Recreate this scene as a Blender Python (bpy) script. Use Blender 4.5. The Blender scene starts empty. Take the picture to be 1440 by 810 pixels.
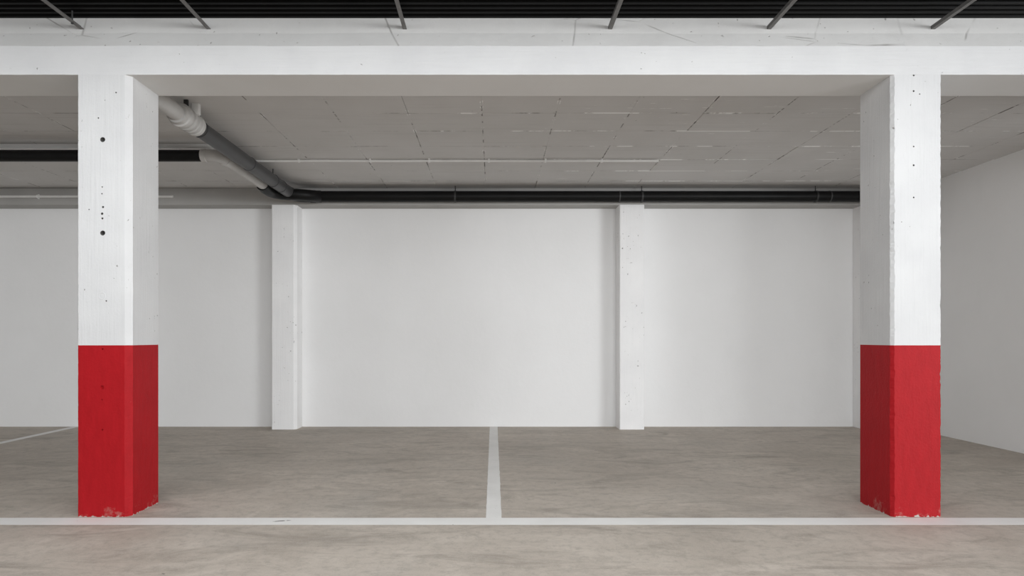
import bpy, bmesh, math, random
from mathutils import Vector, Matrix, noise

random.seed(7)
S = bpy.context.scene
COL = S.collection

# ------------------------------------------------------------------ camera, light, exposure
cd = bpy.data.cameras.new('camera')
cam = bpy.data.objects.new('camera', cd)
COL.objects.link(cam)
cam.location = (0, 0, 1.2)
cam.rotation_euler = (math.pi / 2, 0, 0)
cd.sensor_width = 36
cd.lens = 21.5
cd.shift_x = 26 / 1440
cd.shift_y = 69 / 1440
cd.clip_start = 0.05
S.camera = cam

S.view_settings.view_transform = 'Standard'
S.view_settings.look = 'None'
S.view_settings.gamma = 1
S.view_settings.use_curve_mapping = False
S.view_settings.exposure = 0.0
S.cycles.use_denoising = True
S.cycles.max_bounces = 14
S.cycles.diffuse_bounces = 8

w = bpy.data.worlds.new('daylight')
S.world = w
w.use_nodes = True
w.node_tree.nodes['Background'].inputs[0].default_value = (0.95, 0.97, 1.0, 1)
w.node_tree.nodes['Background'].inputs[1].default_value = 0.15


def area(name, loc, target, sx, sy, power, color):
    l = bpy.data.lights.new(name, 'AREA')
    l.shape = 'RECTANGLE'
    l.size, l.size_y = sx, sy
    l.energy = power
    l.color = color
    o = bpy.data.objects.new(name, l)
    COL.objects.link(o)
    o.location = loc
    d = Vector(target) - Vector(loc)
    o.rotation_euler = d.to_track_quat('-Z', 'Y').to_euler()
    return o


# daylight through the open side beyond the end of the right-hand wall
DAY = (0.965, 0.985, 1.0)
area('side_daylight', (8.5, -2.0, 1.7), (0, 5.5, 1.2), 3.0, 2.6, 215, DAY)
area('side_daylight_corner', (16, -9, 1.9), (-1, 7, 1.2), 4.0, 3.0, 760, DAY)
area('side_daylight_far', (15, -4, 1.9), (-1, 7, 1.2), 3.0, 3.0, 220, DAY)
# daylight from the entrances behind the camera
area('entrance_daylight', (4.6, -3.6, 1.7), (-0.6, 6.0, 1.3), 5.0, 2.6, 58, DAY)
area('entrance_daylight_far', (2, -16, 2.0), (0, 7, 1.2), 8.0, 3.0, 690, DAY)
# rows of ceiling lamps above the drive lane, on the camera's side of the pillars
area('lane_lamps', (-0.3, 1.2, 3.2), (-0.3, 1.6, 0), 6.5, 1.6, 88, DAY)
area('lane_lamps_front', (-0.3, 2.6, 3.2), (-0.3, 3.0, 0), 8.0, 0.8, 60, DAY)
area('lane_lamps_rear', (-0.3, -2.0, 3.2), (-0.3, 1.5, 0.6), 8.0, 1.5, 180, DAY)

# ------------------------------------------------------------------ helpers

def link(name, mesh, m=None, parent=None):
    o = bpy.data.objects.new(name, mesh)
    COL.objects.link(o)
    if m:
        mesh.materials.append(m)
    if parent:
        o.parent = parent
        o.matrix_parent_inverse = Matrix.Translation(-parent.location)
    return o


def obj(name, bm, m, parent=None, smooth=False):
    bmesh.ops.recalc_face_normals(bm, faces=bm.faces[:])
    me = bpy.data.meshes.new(name)
    bm.to_mesh(me)
    bm.free()
    if smooth:
        for p in me.polygons:
            p.use_smooth = True
        me.set_sharp_from_angle(angle=math.radians(40))
    return link(name, me, m, parent)


def tag(o, label, cat, group=None):
    o['label'] = label
    o['category'] = cat
    if group:
        o['group'] = group
    return o


def thing(name, loc, label, cat, group=None):
    o = bpy.data.objects.new(name, None)
    o.empty_display_size = 0.1
    COL.objects.link(o)
    o.location = loc
    return tag(o, label, cat, group)


def struct(o):
    o['kind'] = 'structure'
    return o


def box(bm, x0, x1, y0, y1, z0, z1, bev=0.0):
    vs = [bm.verts.new((x, y, z)) for x in (x0, x1) for y in (y0, y1) for z in (z0, z1)]
    q = [(0, 1, 3, 2), (4, 6, 7, 5), (0, 4, 5, 1), (2, 3, 7, 6), (0, 2, 6, 4), (1, 5, 7, 3)]
    fs = [bm.faces.new([vs[i] for i in f]) for f in q]
    if bev:
        es = list({e for f in fs for e in f.edges})
        bmesh.ops.bevel(bm, geom=es, offset=bev, segments=2, profile=0.5, affect='EDGES')


def box_obj(name, x0, x1, y0, y1, z0, z1, m, bev=0.0, parent=None):
    bm = bmesh.new()
    box(bm, x0, x1, y0, y1, z0, z1, bev)
    return obj(name, bm, m, parent, smooth=bool(bev))


def sweep(bm, pts, rad, n=28, cap=True):
    """tube along points; rad is a number or a list of one radius per point"""
    pts = [Vector(p) for p in pts]
    if not isinstance(rad, (list, tuple)):
        rad = [rad] * len(pts)
    rings = []
    t0 = (pts[1] - pts[0]).normalized()
    up = Vector((0, 0, 1)) if abs(t0.z) < 0.9 else Vector((1, 0, 0))
    nrm = (up - t0 * up.dot(t0)).normalized()
    for i, p in enumerate(pts):
        if i == 0:
            t = t0
        elif i == len(pts) - 1:
            t = (pts[i] - pts[i - 1])
        else:
            a, b = pts[i] - pts[i - 1], pts[i + 1] - pts[i]
            t = (a.normalized() if a.length else b.normalized()) + (b.normalized() if b.length else a.normalized())
        if t.length < 1e-9:
            t = t0
        t = t.normalized()
        nrm = (nrm - t * nrm.dot(t)).normalized()
        bi = t.cross(nrm)
        rings.append([bm.verts.new(p + rad[i] * (math.cos(2 * math.pi * k / n) * nrm + math.sin(2 * math.pi * k / n) * bi)) for k in range(n)])
    for a, b in zip(rings, rings[1:]):
        for k in range(n):
            bm.faces.new((a[k], a[(k + 1) % n], b[(k + 1) % n], b[k]))
    if cap:
        bm.faces.new(rings[0][::-1])
        bm.faces.new(rings[-1])


def lathe_x(bm, origin, axis, prof, n=32):
    """solid of revolution: prof = [(distance along axis, radius)]"""
    a = Vector(axis).normalized()
    o = Vector(origin)
    up = Vector((0, 0, 1)) if abs(a.z) < 0.9 else Vector((1, 0, 0))
    u = (up - a * up.dot(a)).normalized()
    v = a.cross(u)
    rings = [[bm.verts.new(o + a * d + r * (math.cos(2 * math.pi * k / n) * u + math.sin(2 * math.pi * k / n) * v)) for k in range(n)] for d, r in prof]
    for p, q in zip(rings, rings[1:]):
        for k in range(n):
            bm.faces.new((p[k], p[(k + 1) % n], q[(k + 1) % n], q[k]))
    bm.faces.new(rings[0][::-1])
    bm.faces.new(rings[-1])


def arc(c, r, a0, a1, z, n=12):
    return [(c[0] + r * math.cos(a0 + (a1 - a0) * i / n), c[1] + r * math.sin(a0 + (a1 - a0) * i / n), z) for i in range(n + 1)]


# ------------------------------------------------------------------ materials
class NT:
    def __init__(self, name):
        self.m = bpy.data.materials.new(name)
        self.m.use_nodes = True
        self.t = self.m.node_tree
        self.b = self.t.nodes['Principled BSDF']
        self.co = self.t.nodes.new('ShaderNodeTexCoord').outputs['Object']

    def n(self, kind, **kw):
        nd = self.t.nodes.new(kind)
        for k, v in kw.items():
            if hasattr(nd, k) and k not in nd.inputs.keys():
                setattr(nd, k, v)
            else:
                self.put(nd.inputs[k], v)
        return nd

    def put(self, sock, v):
        if isinstance(v, bpy.types.NodeSocket):
            self.t.links.new(v, sock)
        else:
            sock.default_value = v

    def mapped(self, scale, rot=(0, 0, 0)):
        nd = self.t.nodes.new('ShaderNodeMapping')
        self.put(nd.inputs['Vector'], self.co)
        nd.inputs['Scale'].default_value = scale
        nd.inputs['Rotation'].default_value = rot
        return nd.outputs[0]

    def noise(self, scale, detail=6, rough=0.55, vec=None, dist=0.0):
        nd = self.t.nodes.new('ShaderNodeTexNoise')
        self.put(nd.inputs['Vector'], vec if vec is not None else self.co)
        nd.inputs['Scale'].default_value = scale
        nd.inputs['Detail'].default_value = detail
        nd.inputs['Roughness'].default_value = rough
        nd.inputs['Distortion'].default_value = dist
        return nd.outputs['Fac']

    def ramp(self, v, a, b, lo=0.0, hi=1.0):
        nd = self.t.nodes.new('ShaderNodeMapRange')
        self.put(nd.inputs[0], v)
        for i, x in enumerate((a, b, lo, hi)):
            nd.inputs[1 + i].default_value = x
        return nd.outputs[0]

    def math(self, op, a, b=0.0):
        nd = self.t.nodes.new('ShaderNodeMath')
        nd.operation = op
        self.put(nd.inputs[0], a)
        self.put(nd.inputs[1], b)
        return nd.outputs[0]

    def mix(self, f, a, b):
        nd = self.t.nodes.new('ShaderNodeMix')
        nd.data_type = 'RGBA'
        self.put(nd.inputs[0], f)
        for s, v in ((6, a), (7, b)):
            self.put(nd.inputs[s], v if isinstance(v, bpy.types.NodeSocket) else (*v, 1))
        return nd.outputs[2]

    def xyz(self):
        nd = self.t.nodes.new('ShaderNodeSeparateXYZ')
        self.put(nd.inputs[0], self.co)
        return nd.outputs

    def bump(self, h, strength, dist):
        nd = self.t.nodes.new('ShaderNodeBump')
        self.put(nd.inputs['Height'], h)
        nd.inputs['Strength'].default_value = strength
        nd.inputs['Distance'].default_value = dist
        self.put(self.b.inputs['Normal'], nd.outputs[0])

    def done(self, color, rough=0.7, spec=0.3, metal=0.0):
        self.put(self.b.inputs['Base Color'], color if isinstance(color, bpy.types.NodeSocket) else (*color, 1))
        self.put(self.b.inputs['Roughness'], rough)
        self.b.inputs['Specular IOR Level'].default_value = spec
        self.b.inputs['Metallic'].default_value = metal
        return self.m


def mat_plaster():
    k = NT('white_plaster_wall')
    a = k.noise(0.9, 4)
    b = k.noise(5, 8, 0.6, k.mapped((1, 1, 0.5)))
    col = k.mix(k.ramp(a, 0.3, 0.7), (0.84, 0.84, 0.838), (0.88, 0.88, 0.88))
    col = k.mix(k.ramp(b, 0.55, 0.8, 0, 0.25), col, (0.80, 0.80, 0.795))
    k.bump(k.math('ADD', k.noise(14, 6, 0.6), k.math('MULTIPLY', k.noise(90, 4), 0.35)), 0.35, 0.006)
    return k.done(col, 0.75, 0.25)


def mat_formwork(name='white_formwork_concrete', vertical=True, wh=0.79):
    k = NT(name)
    sc = (9, 9, 0.35) if vertical else (0.35, 9, 9)
    g = k.noise(6, 6, 0.65, k.mapped(sc))
    blot = k.noise(2.5, 5)
    pit = k.noise(38, 2, 0.4)
    pit2 = k.noise(4.2, 2)
    pits = k.math('MULTIPLY', k.ramp(pit, 0.715, 0.745), k.ramp(pit2, 0.47, 0.57))
    col = k.mix(k.ramp(blot, 0.3, 0.7), (wh - 0.03, wh - 0.03, wh - 0.025), (wh + 0.03, wh + 0.03, wh + 0.03))
    col = k.mix(k.ramp(g, 0.55, 0.75, 0, 0.35), col, (wh - 0.07, wh - 0.07, wh - 0.07))
    col = k.mix(pits, col, (0.33, 0.32, 0.31))
    h = k.math('ADD', k.math('MULTIPLY', g, 1.0), k.math('MULTIPLY', k.noise(70, 4), 0.35))
    h = k.math('SUBTRACT', h, k.math('MULTIPLY', pits, 1.5))
    k.bump(h, 0.6, 0.005)
    return k.done(col, 0.7, 0.3)


def mat_beam_top():
    k = NT('rough_cast_concrete')
    a = k.noise(1.7, 6, 0.6)
    st = k.noise(3, 8, 0.6, k.mapped((0.6, 2, 3)))
    pits = k.ramp(k.noise(30, 2, 0.4), 0.72, 0.76)
    col = k.mix(k.ramp(a, 0.3, 0.7), (0.56, 0.555, 0.545), (0.63, 0.625, 0.615))
    col = k.mix(k.ramp(st, 0.55, 0.8, 0, 0.4), col, (0.50, 0.49, 0.48))
    crack = k.t.nodes.new('ShaderNodeTexVoronoi')
    crack.feature = 'DISTANCE_TO_EDGE'
    k.put(crack.inputs['Vector'], k.mapped((0.9, 1, 1.6)))
    crack.inputs['Scale'].default_value = 1.6
    cr = k.math('MULTIPLY', k.ramp(crack.outputs['Distance'], 0.012, 0.002), k.ramp(k.noise(2.2, 3), 0.5, 0.62))
    col = k.mix(k.math('MAXIMUM', cr, pits), col, (0.34, 0.33, 0.32))
    k.bump(k.math('SUBTRACT', k.noise(18, 7, 0.62), k.math('MULTIPLY', k.math('MAXIMUM', cr, pits), 0.8)), 0.45, 0.008)
    return k.done(col, 0.8, 0.2)


def mat_red():
    k = NT('red_gloss_paint')
    g = k.noise(5, 7, 0.7, k.mapped((5, 5, 1.2)))
    z = k.xyz()['Z']
    low = k.ramp(z, 0.0, 0.15, 1.0, 0.0)
    scuff = k.noise(13, 8, 0.7)
    sc2 = k.noise(3.0, 3)
    wear = k.math('MULTIPLY', k.ramp(k.math('ADD', k.math('ADD', scuff, k.math('MULTIPLY', low, 0.2)), k.math('MULTIPLY', sc2, 0.22)), 0.80, 0.92), k.ramp(low, 0.0, 0.25))
    chip = k.ramp(k.math('ADD', k.noise(26, 5, 0.6), k.ramp(z, 0.0, 0.022, 0.36, 0.0)), 0.80, 0.86)
    fleck = k.ramp(k.noise(75, 2, 0.5), 0.74, 0.78, 0, 0.35)
    col = k.mix(k.ramp(g, 0.35, 0.7), (0.33, 0.006, 0.010), (0.39, 0.008, 0.013))
    col = k.mix(fleck, col, (0.46, 0.10, 0.10))
    col = k.mix(k.math('MULTIPLY', wear, 0.5), col, (0.42, 0.20, 0.18))
    col = k.mix(chip, col, (0.48, 0.44, 0.41))
    k.bump(k.math('ADD', g, k.math('MULTIPLY', k.noise(60, 5, 0.65), 1.1)), 0.5, 0.004)
    return k.done(col, 0.55, 0.16)


def mat_floor():
    k = NT('power_floated_concrete')
    warp = k.noise(0.7, 4, 0.5, dist=1.2)
    big = k.noise(0.6, 5, 0.6, dist=0.8)
    mid = k.noise(1.6, 10, 0.72, k.mapped((0.8, 1.2, 1), (0, 0, 0.45)), 1.4)
    sweep_ = k.noise(2.2, 10, 0.74, k.mapped((0.55, 1.6, 1), (0, 0, -0.35)), 1.0)
    fine = k.noise(14, 12, 0.8)
    grain = k.noise(120, 4, 0.7)
    col = k.mix(k.ramp(big, 0.34, 0.66), (0.412, 0.360, 0.307), (0.508, 0.451, 0.392))
    col = k.mix(k.ramp(mid, 0.48, 0.70, 0, 0.7), col, (0.631, 0.570, 0.503))
    col = k.mix(k.ramp(sweep_, 0.50, 0.66, 0, 0.85), col, (0.289, 0.253, 0.215))
    col = k.mix(k.ramp(warp, 0.55, 0.75, 0, 0.35), col, (0.353, 0.333, 0.302))
    col = k.mix(k.ramp(fine, 0.48, 0.66, 0, 0.65), col, (0.289, 0.258, 0.223))
    col = k.mix(k.ramp(grain, 0.50, 0.75, 0, 0.35), col, (0.642, 0.602, 0.551))
    spot = k.math('MULTIPLY', k.ramp(k.noise(17, 2, 0.4), 0.77, 0.79), k.ramp(k.noise(1.1, 2), 0.45, 0.6))
    col = k.mix(spot, col, (0.154, 0.141, 0.128))
    rough = k.ramp(mid, 0.3, 0.7, 0.5, 0.72)
    k.bump(k.math('ADD', k.noise(45, 5, 0.6), k.math('MULTIPLY', mid, 0.5)), 0.2, 0.004)
    return k.done(col, rough, 0.3)


def mat_line():
    k = NT('worn_white_road_paint')
    a = k.noise(3.5, 6, 0.6)
    wear = k.ramp(k.noise(30, 8, 0.72), 0.6, 0.78, 0, 0.45)
    pits = k.ramp(k.noise(48, 2, 0.4), 0.77, 0.8)
    col = k.mix(k.ramp(a, 0.3, 0.7), (0.74, 0.73, 0.71), (0.82, 0.81, 0.79))
    col = k.mix(wear, col, (0.50, 0.475, 0.44))
    col = k.mix(pits, col, (0.18, 0.165, 0.15))
    p = k.xyz()
    dx = k.math('ADD', p['X'], 1.38)
    dy = k.math('ADD', k.math('SUBTRACT', p['Y'], 3.99), k.math('MULTIPLY', dx, -0.25))
    r2 = k.math('ADD', k.math('POWER', k.math('MULTIPLY', dx, 1 / 0.06), 2.0), k.math('POWER', k.math('MULTIPLY', dy, 1 / 0.010), 2.0))
    scuff = k.math('MULTIPLY', k.ramp(r2, 1.0, 0.6), k.ramp(k.noise(40, 4), 0.35, 0.5))
    col = k.mix(scuff, col, (0.13, 0.12, 0.11))
    k.bump(k.noise(60, 5), 0.25, 0.002)
    return k.done(col, 0.65, 0.25)


def mat_ceiling():
    k = NT('painted_formwork_ceiling')
    xyz = k.xyz()
    a = k.noise(1.3, 5)
    board = k.noise(2.0, 6, 0.6, k.mapped((0.5, 12, 1)))
    col = k.mix(k.ramp(a, 0.3, 0.7), (0.60, 0.59, 0.575), (0.66, 0.65, 0.64))
    col = k.mix(k.ramp(board, 0.55, 0.72, 0, 0.5), col, (0.54, 0.53, 0.515))
    # plaster smears and dirt along the board joints (0.46 m and 0.64 m apart)
    rel = k.math('ABSOLUTE', k.math('SUBTRACT', k.math('MODULO', k.math('ADD', k.math('SUBTRACT', xyz['Y'], 5.295), 46.23), 0.46), 0.23))
    relx = k.math('ABSOLUTE', k.math('SUBTRACT', k.math('MODULO', k.math('ADD', k.math('ADD', xyz['X'], 0.10), 64.32), 0.64), 0.32))
    nr = k.noise(1.0, 6, 0.7, k.mapped((1.7, 0.9, 1)))
    side = k.ramp(xyz['X'], -0.9, 1.6, -0.09, 0.03)
    drip = k.math('MULTIPLY', k.ramp(rel, 0.017, 0.010), k.ramp(k.math('ADD', nr, side), 0.53, 0.57))
    dirt = k.math('MULTIPLY', k.ramp(rel, 0.013, 0.006), k.ramp(k.noise(1.0, 5, 0.7, k.mapped((2.3, 1.1, 3))), 0.50, 0.60, 0, 0.55))
    nx = k.noise(1.0, 6, 0.75, k.mapped((1.1, 4.5, 2)))
    dirtx = k.math('MULTIPLY', k.ramp(relx, 0.008, 0.004), k.ramp(nx, 0.515, 0.57, 0, 0.85))
    dripx = k.math('MULTIPLY', k.ramp(k.math('ABSOLUTE', k.math('SUBTRACT', relx, 0.010)), 0.005, 0.002), k.ramp(k.noise(1.0, 6, 0.75, k.mapped((2, 7, 5))), 0.58, 0.63))
    st = k.noise(1.0, 5, 0.7, k.mapped((3.2, 30, 1)))
    drip2 = k.math('MULTIPLY', k.ramp(st, 0.66, 0.69), k.ramp(k.math('ADD', k.noise(0.8, 2), side), 0.50, 0.56))
    col = k.mix(k.math('MAXIMUM', dirt, dirtx), col, (0.20, 0.19, 0.18))
    col = k.mix(k.math('MAXIMUM', drip, k.math('MAXIMUM', drip2, dripx)), col, (0.92, 0.92, 0.91))
    pits = k.math('MULTIPLY', k.ramp(k.noise(30, 2, 0.4), 0.75, 0.78), k.ramp(k.noise(1.5, 2), 0.5, 0.6))
    col = k.mix(pits, col, (0.3, 0.29, 0.28))
    k.bump(k.math('ADD', k.math('MULTIPLY', board, 0.9), k.math('MULTIPLY', k.noise(40, 4), 0.3)), 0.35, 0.005)
    return k.done(col, 0.8, 0.2)


def mat_soffit():
    k = NT('smooth_painted_soffit')
    a = k.noise(1.1, 6)
    col = k.mix(k.ramp(a, 0.3, 0.7), (0.72, 0.715, 0.70), (0.78, 0.775, 0.765))
    k.bump(k.noise(30, 5), 0.25, 0.003)
    return k.done(col, 0.75, 0.25)


def mat_simple(name, c1, c2, scale, rough, spec=0.4, metal=0.0, bump=0.15):
    k = NT(name)
    a = k.noise(scale, 6)
    col = k.mix(k.ramp(a, 0.3, 0.7), c1, c2)
    k.bump(k.noise(scale * 8, 4), bump, 0.002)
    return k.done(col, rough, spec, metal)


M_PLASTER = mat_plaster()
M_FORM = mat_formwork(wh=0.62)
M_PILASTER = mat_formwork('white_pilaster_paint', True, 0.89)
M_BEAM = mat_formwork('white_painted_beam', False, 0.64)
M_TOP = mat_beam_top()
M_RED = mat_red()
M_FLOOR = mat_floor()
M_LINE = mat_line()
M_CEIL = mat_ceiling()
M_SOFFIT = mat_soffit()
M_GREYBEAM = mat_simple('grey_painted_beam', (0.41, 0.403, 0.39), (0.46, 0.452, 0.44), 2.0, 0.8, 0.2)
M_HOLE_SHADE = mat_simple('shaded_hole_concrete', (0.10, 0.097, 0.092), (0.14, 0.135, 0.13), 30, 0.9, 0.1)  # bare concrete, colour darkened to stand in for shade in the tie holes
M_BLACKPIPE = mat_simple('black_drain_plastic', (0.006, 0.006, 0.006), (0.009, 0.009, 0.009), 6, 0.42, 0.18)
M_GREYPIPE = mat_simple('dark_grey_drain_plastic', (0.055, 0.055, 0.056), (0.07, 0.07, 0.07), 4, 0.42, 0.3)
M_PAINTPIPE = mat_simple('overpainted_pipe', (0.50, 0.49, 0.475), (0.58, 0.57, 0.555), 6, 0.6, 0.3)
M_WHITEPLASTIC = mat_simple('white_plastic', (0.80, 0.80, 0.79), (0.86, 0.86, 0.85), 8, 0.45)
M_CONDUIT = mat_simple('white_painted_conduit', (0.74, 0.735, 0.72), (0.82, 0.815, 0.80), 9, 0.5)
M_DECK = mat_simple('black_coated_sheet', (0.003, 0.003, 0.003), (0.006, 0.006, 0.006), 3, 0.55, 0.12)
M_STEEL = mat_simple('dull_grey_steel', (0.13, 0.125, 0.12), (0.19, 0.185, 0.18), 14, 0.5, 0.4, 0.3)
M_DARKSTEEL = mat_simple('dark_steel', (0.03, 0.03, 0.03), (0.045, 0.045, 0.045), 14, 0.5)

# ------------------------------------------------------------------ setting
X_L, X_R = -9.0, 5.46
Y_F, Y_B = -6.0, 8.19
Z_SLAB, Z_SOF = 3.138, 2.95

fl = struct(box_obj('floor', X_L - 0.2, X_R + 0.2, Y_F, Y_B + 0.2, -0.2, 0.0, M_FLOOR))
struct(box_obj('wall_back', X_L - 0.2, X_R + 0.2, Y_B, Y_B + 0.2, 0, 3.5, M_PLASTER))
struct(box_obj('wall_right', X_R, X_R + 0.2, 4.9, Y_B, 0, 3.5, M_PLASTER))
struct(box_obj('wall_left', X_L - 0.2, X_L, Y_F, Y_B, 0, 3.5, M_PLASTER))


def joints(start, step, lo, hi):
    k0 = math.floor((lo - start) / step)
    out, k = [], k0
    while start + k * step < hi:
        if start + k * step > lo + 0.05:
            out.append(start + k * step)
        k += 1
    return out


def make_ceiling():
    """one connected skin of formwork boards with open joints between them"""
    xj = joints(-0.10, 0.64, X_L, X_R)
    yj = joints(5.295, 0.46, 4.40, Y_B)
    g = 0.003
    rnd = random.Random(3)

    def axis(lo, hi, js):
        pos, cell, groove = [lo], [0], [0]
        for i, j in enumerate(js):
            pos += [j - g, j, j + g]
            cell += [i, i, i + 1]
            groove += [0, 1, 0]
        pos.append(hi)
        cell.append(len(js))
        groove.append(0)
        return pos, cell, groove
    xs, xc, xg = axis(X_L, X_R, xj)
    ys, yc, yg = axis(4.40, Y_B, yj)
    hx = {}
    for i in range(len(xj) + 1):
        for j in range(len(yj) + 1):
            hx[i, j] = (rnd.uniform(-0.0025, 0.0025), rnd.uniform(-0.004, 0.004), rnd.uniform(-0.006, 0.006))
    # open joints only where the boards have parted
    openx = {(i, j): rnd.random() < 0.3 for i in range(len(xj)) for j in range(len(yj) + 1)}
    openy = {(i, j): rnd.random() < 0.25 for i in range(len(xj) + 1) for j in range(len(yj))}
    bm = bmesh.new()
    V = []
    for a, x in enumerate(xs):
        row = []
        for b, y in enumerate(ys):
            i, j = xc[a], yc[b]
            o, sx, sy = hx[i, j]
            cx = (([X_L] + xj)[i] + (xj + [X_R])[i]) / 2
            cy = (([4.40] + yj)[j] + (yj + [Y_B])[j]) / 2
            z = Z_SLAB + o + sx * (x - cx) + sy * (y - cy)
            if xg[a] and openx[i, j]:
                z += 0.007
            if yg[b] and openy[i, j]:
                z += 0.007
            row.append(bm.verts.new((x, y, z)))
        V.append(row)
    for a in range(len(xs) - 1):
        for b in range(len(ys) - 1):
            bm.faces.new((V[a][b], V[a][b + 1], V[a + 1][b + 1], V[a + 1][b]))
    # the slab above, joined to the skin at its edge
    T = {}
    na, nb = len(xs), len(ys)
    rim = [(a, 0) for a in range(na)] + [(na - 1, b) for b in range(1, nb)] + [(a, nb - 1) for a in range(na - 2, -1, -1)] + [(0, b) for b in range(nb - 2, 0, -1)]
    for ab in rim:
        v = V[ab[0]][ab[1]]
        T[ab] = bm.verts.new((v.co.x, v.co.y, 3.5))
    for p, q in zip(rim, rim[1:] + rim[:1]):
        bm.faces.new((V[p[0]][p[1]], V[q[0]][q[1]], T[q], T[p]))
    bm.faces.new([T[ab] for ab in rim])
    return struct(obj('ceiling', bm, M_CEIL))


make_ceiling()

# ------------------------------------------------------------------ beams
D1, D2 = 4.079, 4.438            # front and rear of the pillar row


def make_front_beam():
    bm = bmesh.new()
    prof = [(D1, Z_SOF), (D1, 3.142), (4.120, 3.246), (4.138, 3.357), (4.138, 3.60), (D2, 3.60), (D2, Z_SOF)]
    n = 260
    x0, x1 = X_L, X_R
    rows = []
    for i in range(n + 1):
        x = x0 + (x1 - x0) * i / n
        r = []
        for j, (y, z) in enumerate(prof):
            d = noise.noise(Vector((x * 3.1, y * 5, z * 5))) * 0.0025
            e = noise.noise(Vector((x * 17, z * 9, 2.0))) * 0.002
            yy, zz = y, z
            if j == 0:
                zz += 0.6 * e
            if j in (1,):
                zz += d + e
            if j in (2,):
                zz += 2.5 * d + e
                yy += d
            r.append(bm.verts.new((x, yy, zz)))
        rows.append(r)
    m = len(prof)
    for a, b in zip(rows, rows[1:]):
        for j in range(m):
            bm.faces.new((a[j], a[(j + 1) % m], b[(j + 1) % m], b[j]))
    bm.faces.new(rows[0])
    bm.faces.new(rows[-1][::-1])
    o = obj('concrete_beam', bm, M_BEAM)
    me = o.data
    me.materials.append(M_TOP)
    me.materials.append(M_SOFFIT)
    for p in me.polygons:
        c = p.center
        if c.z > 3.16 and p.normal.y < -0.1:
            p.material_index = 1
        elif p.normal.z < -0.8:
            p.material_index = 2
    tag(o, 'long white concrete beam across the tops of the two red-based pillars', 'beam')


make_front_beam()

wb = box_obj('concrete_beam', X_L, X_R, 7.936, Y_B, 2.918, 3.134, M_GREYBEAM, 0.004)
tag(wb, 'low concrete beam on top of the back wall behind the black pipe', 'beam')

rail = box_obj('trim_1', X_L, -2.86, 6.125, 6.25, 3.093, 3.137, M_SOFFIT, 0.003)
struct(rail)

# ------------------------------------------------------------------ pillars

def column_mesh(x0, x1, y0, y1, z0, z1, ch, step, rough, seed):
    """ch = chamfers (front left, front right, rear right, rear left)"""
    a, b, c, d = ch
    corner = [(x0 + a, y0), (x1 - b, y0), (x1, y0 + b), (x1, y1 - c), (x1 - c, y1), (x0 + d, y1), (x0, y1 - d), (x0, y0 + a)]
    n = max(2, int(round((z1 - z0) / step)))
    bm = bmesh.new()
    rows = []
    for i in range(n + 1):
        z = z0 + (z1 - z0) * i / n
        r = []
        for j, (x, y) in enumerate(corner):
            f = rough if 0 < i < n else rough * 0.4
            dx = noise.noise(Vector((j * 7.3 + seed, z * 14, 0.3))) * f + noise.noise(Vector((j * 3.1 + seed, z * 45, 5.3))) * f * 0.7
            big = noise.noise(Vector((j * 5.1 + seed, z * 6, 9.1)))
            if big > 0.42:
                dx += (big - 0.42) * f * 6
            if j in (0,):
                r.append(bm.verts.new((x + abs(dx), y, z)))
            elif j in (1,):
                r.append(bm.verts.new((x - abs(dx), y, z)))
            elif j in (7,):
                r.append(bm.verts.new((x, y + abs(dx), z)))
            elif j in (2,):
                r.append(bm.verts.new((x, y + abs(dx), z)))
            else:
                r.append(bm.verts.new((x, y, z)))
        rows.append(r)
    for p, q in zip(rows, rows[1:]):
        for j in range(8):
            bm.faces.new((p[j], p[(j + 1) % 8], q[(j + 1) % 8], q[j]))
    bm.faces.new(rows[0][::-1])
    bm.faces.new(rows[-1])
    return bm


def drill(o, holes, inside=None):
    """cut tapered form-tie holes, (x, z, radius, depth), into the front face"""
    bm = bmesh.new()
    for x, z, r, dep, y in holes:
        lathe_x(bm, (x, y - 0.02, z), (0.12, 1, 0.05), [(0, r * 1.25), (0.02, r), (0.02 + dep, r * 0.75)], 20)
    bmesh.ops.recalc_face_normals(bm, faces=bm.faces[:])
    me = bpy.data.meshes.new('hole_cutter')
    bm.to_mesh(me)
    bm.free()
    me.materials.append(inside or M_HOLE_SHADE)      # unpainted concrete inside, with the hole's shade put into its dark colour
    c = bpy.data.objects.new('hole_cutter', me)
    COL.objects.link(c)
    md = o.modifiers.new('holes', 'BOOLEAN')
    md.object = c
    md.operation = 'DIFFERENCE'
    md.solver = 'EXACT'
    md.material_mode = 'TRANSFER'
    bpy.context.view_layer.update()
    dg = bpy.context.evaluated_depsgraph_get()
    new = bpy.data.meshes.new_from_object(o.evaluated_get(dg))
    o.modifiers.clear()
    o.data = new
    bpy.data.objects.remove(c)
    bpy.data.meshes.remove(me)


Z_RED = 1.145
t = thing('concrete_pillar', (-2.60, 4.26, 0),
          'square white pillar with red base and round tie holes, under the grey ceiling pipe', 'pillar', 'free-standing red-based pillars')
sh = obj('shaft', column_mesh(-2.775, -2.426, D1, D2, Z_RED, Z_SOF, (0.005, 0.034, 0.012, 0.008), 0.016, 0.003, 1.0), M_FORM, t)
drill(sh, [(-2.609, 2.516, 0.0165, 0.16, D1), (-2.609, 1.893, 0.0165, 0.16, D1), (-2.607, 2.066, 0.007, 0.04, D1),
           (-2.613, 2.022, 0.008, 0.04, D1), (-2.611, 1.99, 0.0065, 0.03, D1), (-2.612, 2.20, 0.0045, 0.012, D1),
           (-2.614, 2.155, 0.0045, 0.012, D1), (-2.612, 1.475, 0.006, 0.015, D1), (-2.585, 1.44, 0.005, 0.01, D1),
           (-2.638, 2.66, 0.005, 0.01, D1), (-2.52, 2.83, 0.005, 0.015, D1), (-2.7, 2.05, 0.004, 0.01, D1)])
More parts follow.
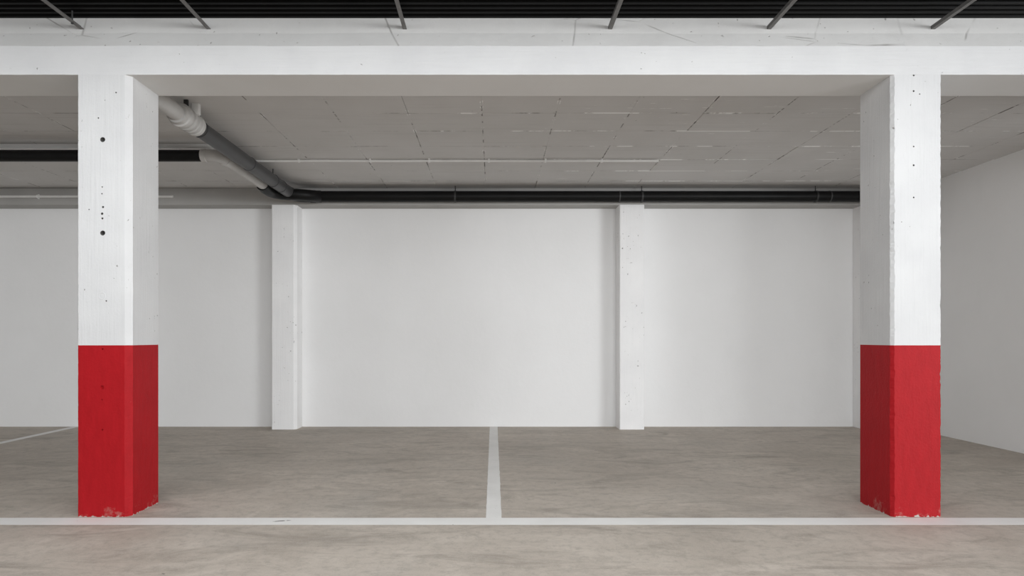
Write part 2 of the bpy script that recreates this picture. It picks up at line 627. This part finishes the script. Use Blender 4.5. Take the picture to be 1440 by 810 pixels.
rb = obj('red_base', column_mesh(-2.775, -2.426, D1, D2, 0, Z_RED, (0.005, 0.034, 0.012, 0.008), 0.016, 0.003, 1.0), M_RED, t)
rb['label'] = 'red painted base'
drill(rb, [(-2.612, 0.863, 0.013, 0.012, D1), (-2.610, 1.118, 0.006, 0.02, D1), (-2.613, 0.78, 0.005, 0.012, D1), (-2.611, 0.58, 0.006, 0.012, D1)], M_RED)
# the filled form-tie hole: a shallow ring of filler
bm = bmesh.new()
lathe_x(bm, (-2.612, D1 + 0.001, 1.475), (0, -1, 0), [(0, 0.027), (0.0025, 0.0255), (0.0028, 0.019), (0.0012, 0.017), (0.0014, 0.006)], 32)
obj('filler_patch', bm, M_FORM, t)

t = thing('concrete_pillar', (2.82, 4.26, 0),
          'square white pillar with red base and chipped edges, nearest the right-hand wall', 'pillar', 'free-standing red-based pillars')
sh = obj('shaft', column_mesh(2.656, 2.988, D1, D2, Z_RED, Z_SOF, (0.016, 0.006, 0.008, 0.008), 0.012, 0.009, 30.0), M_FORM, t)
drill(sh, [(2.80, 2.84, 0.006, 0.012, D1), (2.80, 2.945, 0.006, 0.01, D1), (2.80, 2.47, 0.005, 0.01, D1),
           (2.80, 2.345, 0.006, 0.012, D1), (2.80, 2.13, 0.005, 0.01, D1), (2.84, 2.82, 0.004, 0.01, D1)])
obj('red_base', column_mesh(2.656, 2.988, D1, D2, 0, Z_RED, (0.016, 0.006, 0.008, 0.008), 0.012, 0.009, 30.0), M_RED, t)['label'] = 'red painted base'

# ------------------------------------------------------------------ wall pilasters
for x0, x1, lab, ch in (
        (-2.879, -2.560, 'white wall pilaster under the bend of the grey ceiling pipe', (0.006, 0.036, 0.01, 0.01)),
        (1.636, 1.956, 'white wall pilaster standing alone in the middle of the back wall', (0.008, 0.006, 0.01, 0.01)),
        (4.810, 5.130, 'white wall pilaster mostly hidden behind the right red-based pillar', (0.006, 0.006, 0.01, 0.01))):
    o = obj('wall_pilaster', column_mesh(x0, x1, 7.936, Y_B, 0, 2.918, ch, 0.03, 0.002, x0), M_PILASTER)
    tag(o, lab, 'pilaster', 'pilasters on the back wall')

# ------------------------------------------------------------------ painted floor lines

def floor_line(x0, x1, y0, y1, label, seed):
    """a thin coat of paint with slightly ragged edges"""
    bm = bmesh.new()
    along_x = (x1 - x0) > (y1 - y0)
    L = (x1 - x0) if along_x else (y1 - y0)
    n = int(L / 0.03)
    rows = []
    for i in range(n + 1):
        u = i / n
        e = [noise.noise(Vector((u * L * 9, s * 4.4, seed))) * 0.0025 for s in (0, 1)]
        if along_x:
            x = x0 + L * u
            c = [(x, y0 + e[0]), (x, y1 + e[1])]
        else:
            y = y0 + L * u
            c = [(x0 + e[0], y), (x1 + e[1], y)]
        rows.append([bm.verts.new((c[0][0], c[0][1], 0.0)), bm.verts.new((c[0][0], c[0][1], 0.0008)),
                     bm.verts.new((c[1][0], c[1][1], 0.0008)), bm.verts.new((c[1][0], c[1][1], 0.0))])
    for a, b in zip(rows, rows[1:]):
        for j in range(4):
            bm.faces.new((a[j], a[(j + 1) % 4], b[(j + 1) % 4], b[j]))
    bm.faces.new(rows[0])
    bm.faces.new(rows[-1])
    o = obj('parking_line', bm, M_LINE)
    tag(o, label, 'floor line', 'painted parking lines')


floor_line(X_L + 0.05, X_R - 0.02, 3.909, 4.058, 'long white floor line running crosswise in front of both pillars', 1.0)
floor_line(-0.050, 0.054, 4.058, 8.17, 'white bay divider line from the long line to the back wall, between the pillars', 2.0)
floor_line(-5.645, -5.54, 4.058, 8.17, 'thin white bay divider line on the floor left of the left pillar', 3.0)

# ------------------------------------------------------------------ black deck and steel bars overhead

def make_deck():
    bm = bmesh.new()
    pitch, dep = 0.056, 0.022
    prof = []
    y = 4.136
    while y > -5.9:
        prof += [(y, 3.357), (y - 0.020, 3.357), (y - 0.028, 3.357 + dep), (y - 0.048, 3.357 + dep)]
        y -= pitch
    th = 0.0015
    low = [[bm.verts.new((x, yy, z)) for yy, z in prof] for x in (X_L, X_R)]
    top = [[bm.verts.new((x, yy, z + th)) for yy, z in prof] for x in (X_L, X_R)]
    for s in (low, top):
        for j in range(len(prof) - 1):
            bm.faces.new((s[0][j], s[0][j + 1], s[1][j + 1], s[1][j]))
    for k in (0, 1):
        for j in range(len(prof) - 1):
            bm.faces.new((low[k][j], low[k][j + 1], top[k][j + 1], top[k][j]))
    for j in (0, len(prof) - 1):
        bm.faces.new((low[0][j], low[1][j], top[1][j], top[0][j]))
    o = obj('corrugated_deck', bm, M_DECK)
    tag(o, 'black corrugated sheet ceiling above the steel bars in front of the beam', 'ceiling sheet')


make_deck()

BAR_LABELS = [
    (-2.775, 'grey steel bar under the black ceiling sheet, pointing at the left pillar'),
    (-1.920, 'grey steel bar under the black ceiling sheet, second one from the left end'),
    (-0.598, 'grey steel bar under the black ceiling sheet, left one of the middle two'),
    (0.787, 'grey steel bar under the black ceiling sheet, right one of the middle two'),
    (1.858, 'grey steel bar under the black ceiling sheet, second one from the right end'),
    (2.963, 'grey steel bar under the black ceiling sheet, pointing at the right pillar'),
]


def angle_bar_bm(y0, y1, z, wd=0.026, ht=0.024, th=0.005):
    pr = [(-wd / 2, 0), (wd / 2, 0), (wd / 2, th), (-wd / 2 + th, th), (-wd / 2 + th, ht), (-wd / 2, ht)]
    bm = bmesh.new()
    r = [[bm.verts.new((x, y, z + h)) for x, h in pr] for y in (y0, y1)]
    for j in range(6):
        bm.faces.new((r[0][j], r[0][(j + 1) % 6], r[1][(j + 1) % 6], r[1][j]))
    bm.faces.new(r[0])
    bm.faces.new(r[1][::-1])
    return bm


bar_mesh = rod_mesh = None
for i, (x, lab) in enumerate(BAR_LABELS):
    root = thing('steel_bar', (x, 4.14, 3.275), lab, 'steel bar', 'steel bars under the black ceiling sheet')
    if i == 0:
        a = obj('angle', angle_bar_bm(-5.0, 0.006, 0.0), M_STEEL)
        bm = bmesh.new()
        sweep(bm, [(-0.008, -0.10, 0.004), (-0.008, -0.10, 0.0805)], 0.005, 10)
        lathe_x(bm, (-0.008, -0.10, -0.006), (0, 0, 1), [(0, 0.009), (0.006, 0.009)], 6)
        r = obj('hanger_rod', bm, M_DARKSTEEL)
        bar_mesh, rod_mesh = a.data, r.data
    else:
        a = bpy.data.objects.new('angle', bar_mesh)
        COL.objects.link(a)
        r = None
    a.parent = root
    if r:
        r.parent = root

# ------------------------------------------------------------------ drain pipes
ZP = 3.002
R = 0.070


def pipe_hanger(parent, p, r, axis, m_ring):
    """split ring around the pipe, its rod up to the slab"""
    a = Vector(axis)
    bm = bmesh.new()
    w2 = 0.011
    lathe_x(bm, Vector(p) - a * w2, axis, [(0, r + 0.001), (0, r + 0.005), (2 * w2, r + 0.005), (2 * w2, r + 0.001)], 32)
    h = obj('hanger', bm, m_ring, parent, True)
    bm = bmesh.new()
    sweep(bm, [(p[0], p[1], p[2] + r), (p[0], p[1], Z_SLAB + 0.004)], 0.006, 10)
    k = obj('rod', bm, m_ring)
    k.parent = h
    k.matrix_parent_inverse = h.matrix_world.inverted()
    k.matrix_parent_inverse = Matrix.Translation(-parent.location)
    k.parent = h
    return h


XM = -2.543
YW = 7.845
t = thing('drain_pipe', (XM, YW, ZP), 'drain pipe run under the ceiling, dark grey then black along the back wall', 'drain pipe')


def tube(name, pts, r, m, lab=None, parent=None, n=32):
    bm = bmesh.new()
    sweep(bm, pts, r, n)
    o = obj(name, bm, m, parent or t, True)
    if lab:
        o['label'] = lab
    return o


def ring(name, p, axis, prof, m, lab=None, parent=None):
    bm = bmesh.new()
    lathe_x(bm, p, axis, prof)
    o = obj(name, bm, m, parent or t, True)
    if lab:
        o['label'] = lab
    return o


tube('pipe', [(XM, 4.43, ZP), (XM, 5.0, ZP)], R * 0.93, M_PAINTPIPE, 'pipe length painted over in ceiling grey')
ring('coupling', (XM, 4.90, ZP), (0, 1, 0),
     [(0, 0.066), (0, 0.083), (0.05, 0.083), (0.055, 0.097), (0.095, 0.097), (0.10, 0.079), (0.145, 0.079), (0.15, 0.093), (0.175, 0.093), (0.18, 0.079),
      (0.215, 0.079), (0.22, 0.091), (0.245, 0.091), (0.25, 0.079), (0.28, 0.079), (0.285, 0.090), (0.32, 0.090), (0.32, 0.066)], M_PAINTPIPE, 'pale ribbed coupling')
tube('pipe', [(XM, 5.15, ZP), (XM, YW - 0.17, ZP)], R, M_GREYPIPE, 'dark grey pipe length')
ring('joint_ring', (XM, 6.35, ZP), (0, 1, 0), [(0, R), (0, R + 0.004), (0.012, R + 0.004), (0.012, R)], M_GREYPIPE)
ring('joint_ring', (XM, 7.30, ZP), (0, 1, 0), [(0, R), (0, R + 0.005), (0.02, R + 0.005), (0.02, R)], M_GREYPIPE)
tube('elbow', [(XM, YW - 0.20, ZP)] + arc((XM + 0.15, YW - 0.15), 0.15, math.pi, math.pi / 2, ZP, 14) + [(XM + 0.22, YW, ZP)],
     R + 0.004, M_BLACKPIPE, 'black elbow')
ring('socket', (XM + 0.20, YW, ZP), (1, 0, 0), [(0, R), (0, R + 0.011), (0.06, R + 0.011), (0.065, R + 0.006), (0.13, R + 0.006), (0.13, R)], M_BLACKPIPE)
tube('pipe', [(XM + 0.2, YW, ZP), (X_R - 0.002, YW, ZP)], R, M_BLACKPIPE, 'black pipe length along the back wall')
for xj_ in (1.605, 4.3):
    ring('joint_ring', (xj_, YW, ZP), (1, 0, 0), [(0, R), (0, R + 0.003), (0.014, R + 0.003), (0.014, R)], M_GREYPIPE)
for px_ in (-0.49, 1.9, 4.13):
    pipe_hanger(t, (px_, YW, ZP), R, (1, 0, 0), M_DARKSTEEL)
for py_ in (5.30, 7.05):
    pipe_hanger(t, (XM, py_, ZP), R, (0, 1, 0), M_GREYPIPE)
# white fixing block beside the coupling
bm = bmesh.new()
box(bm, XM + 0.045, XM + 0.100, 5.06, 5.11, ZP + 0.045, Z_SLAB + 0.003, 0.006)
obj('fixing_block', bm, M_WHITEPLASTIC, t, True)['label'] = 'small white fixing block'
bm = bmesh.new()
box(bm, XM + 0.015, XM + 0.05, 4.985, 5.005, ZP + 0.07, Z_SLAB + 0.003, 0.003)
obj('bracket', bm, M_DARKSTEEL, t, True)

# the thinner branch from the left, joined to the main pipe by a wide bend
XB, YB, ZB, RB = -2.715, 6.055, 2.995, 0.057
tube('pipe', [(X_L + 0.002, YB, ZB), (-2.88, YB, ZB)], RB, M_BLACKPIPE, 'straight black branch pipe from the left')
ring('coupling', (-2.885, YB, ZB), (1, 0, 0), [(0, 0.05), (0, RB + 0.008), (0.045, RB + 0.008), (0.05, RB + 0.003), (0.09, RB + 0.003), (0.09, 0.05)],
     M_PAINTPIPE, 'coupling painted over in ceiling grey')
tube('elbow', [(-2.83, YB, ZB)] + arc((XB - 0.075, YB + 0.075), 0.075, -math.pi / 2, 0, ZB, 12) + [(XB, YB + 0.12, ZB)], RB + 0.003, M_PAINTPIPE,
     'elbow painted over in ceiling grey')
ring('socket', (XB, YB + 0.10, ZB), (0, 1, 0), [(0, RB), (0, RB + 0.009), (0.09, RB + 0.009), (0.09, RB)], M_PAINTPIPE, 'socket painted over in ceiling grey')
tube('pipe', [(XB, YB + 0.10, ZB), (XB, 7.25, ZB)], RB, M_PAINTPIPE, 'branch pipe length painted over in ceiling grey')
ZE = ZB - 0.018
tube('elbow', [(XB - 0.008, 7.20, ZB), (XB - 0.008, 7.30, ZE)] + arc((XB + 0.192, 7.42), 0.20, math.pi, math.pi / 2, ZE, 14) +
     [(XM + 0.10, 7.62, ZE), (XM + 0.19, 7.66, ZE), (XM + 0.27, 7.75, ZE + 0.01), (XM + 0.31, YW - 0.01, ZP)], RB + 0.014, M_BLACKPIPE, 'wide black bend')

# ------------------------------------------------------------------ conduits

def conduit(name, x0, x1, y, z, r, label, clips, axis_clip):
    root = thing(name, (x0, y, z), label, 'conduit', 'white conduits')
    pts = []
    n = 60
    for i in range(n + 1):
        x = x0 + (x1 - x0) * i / n
        pts.append((x, y + 0.008 * noise.noise(Vector((x * 1.3, 0.2, 0))), z + 0.002 * noise.noise(Vector((x * 2, 3, 0)))))
    tube('tube', pts, r, M_CONDUIT, None, root, 16)
    for cx in clips:
        bm = bmesh.new()
        lathe_x(bm, (cx - 0.01, y, z), (1, 0, 0), [(0, r), (0, r + 0.006), (0.02, r + 0.006), (0.02, r)], 20)
        if axis_clip == 'z':
            box(bm, cx - 0.010, cx + 0.010, y - 0.03, y + 0.03, z + r - 0.004, Z_SLAB + 0.003)
        else:
            box(bm, cx - 0.010, cx + 0.010, y + r - 0.004, 7.94, z - 0.03, z + 0.03)
        obj('clip', bm, M_WHITEPLASTIC, root)


conduit('electrical_conduit', -2.60, 1.80, 6.667, Z_SLAB - 0.018, 0.0125, 'thin white conduit clipped to the ceiling between the two pillars',
        [-2.12, -1.34, -0.70, -0.05, 0.566, 1.18], 'z')
conduit('electrical_conduit', X_L + 0.01, -4.15, 7.918, 3.020, 0.0165, 'thin white conduit along the back wall beam left of the left pillar',
        [-8.2, -7.0, -5.9, -4.9], 'y')
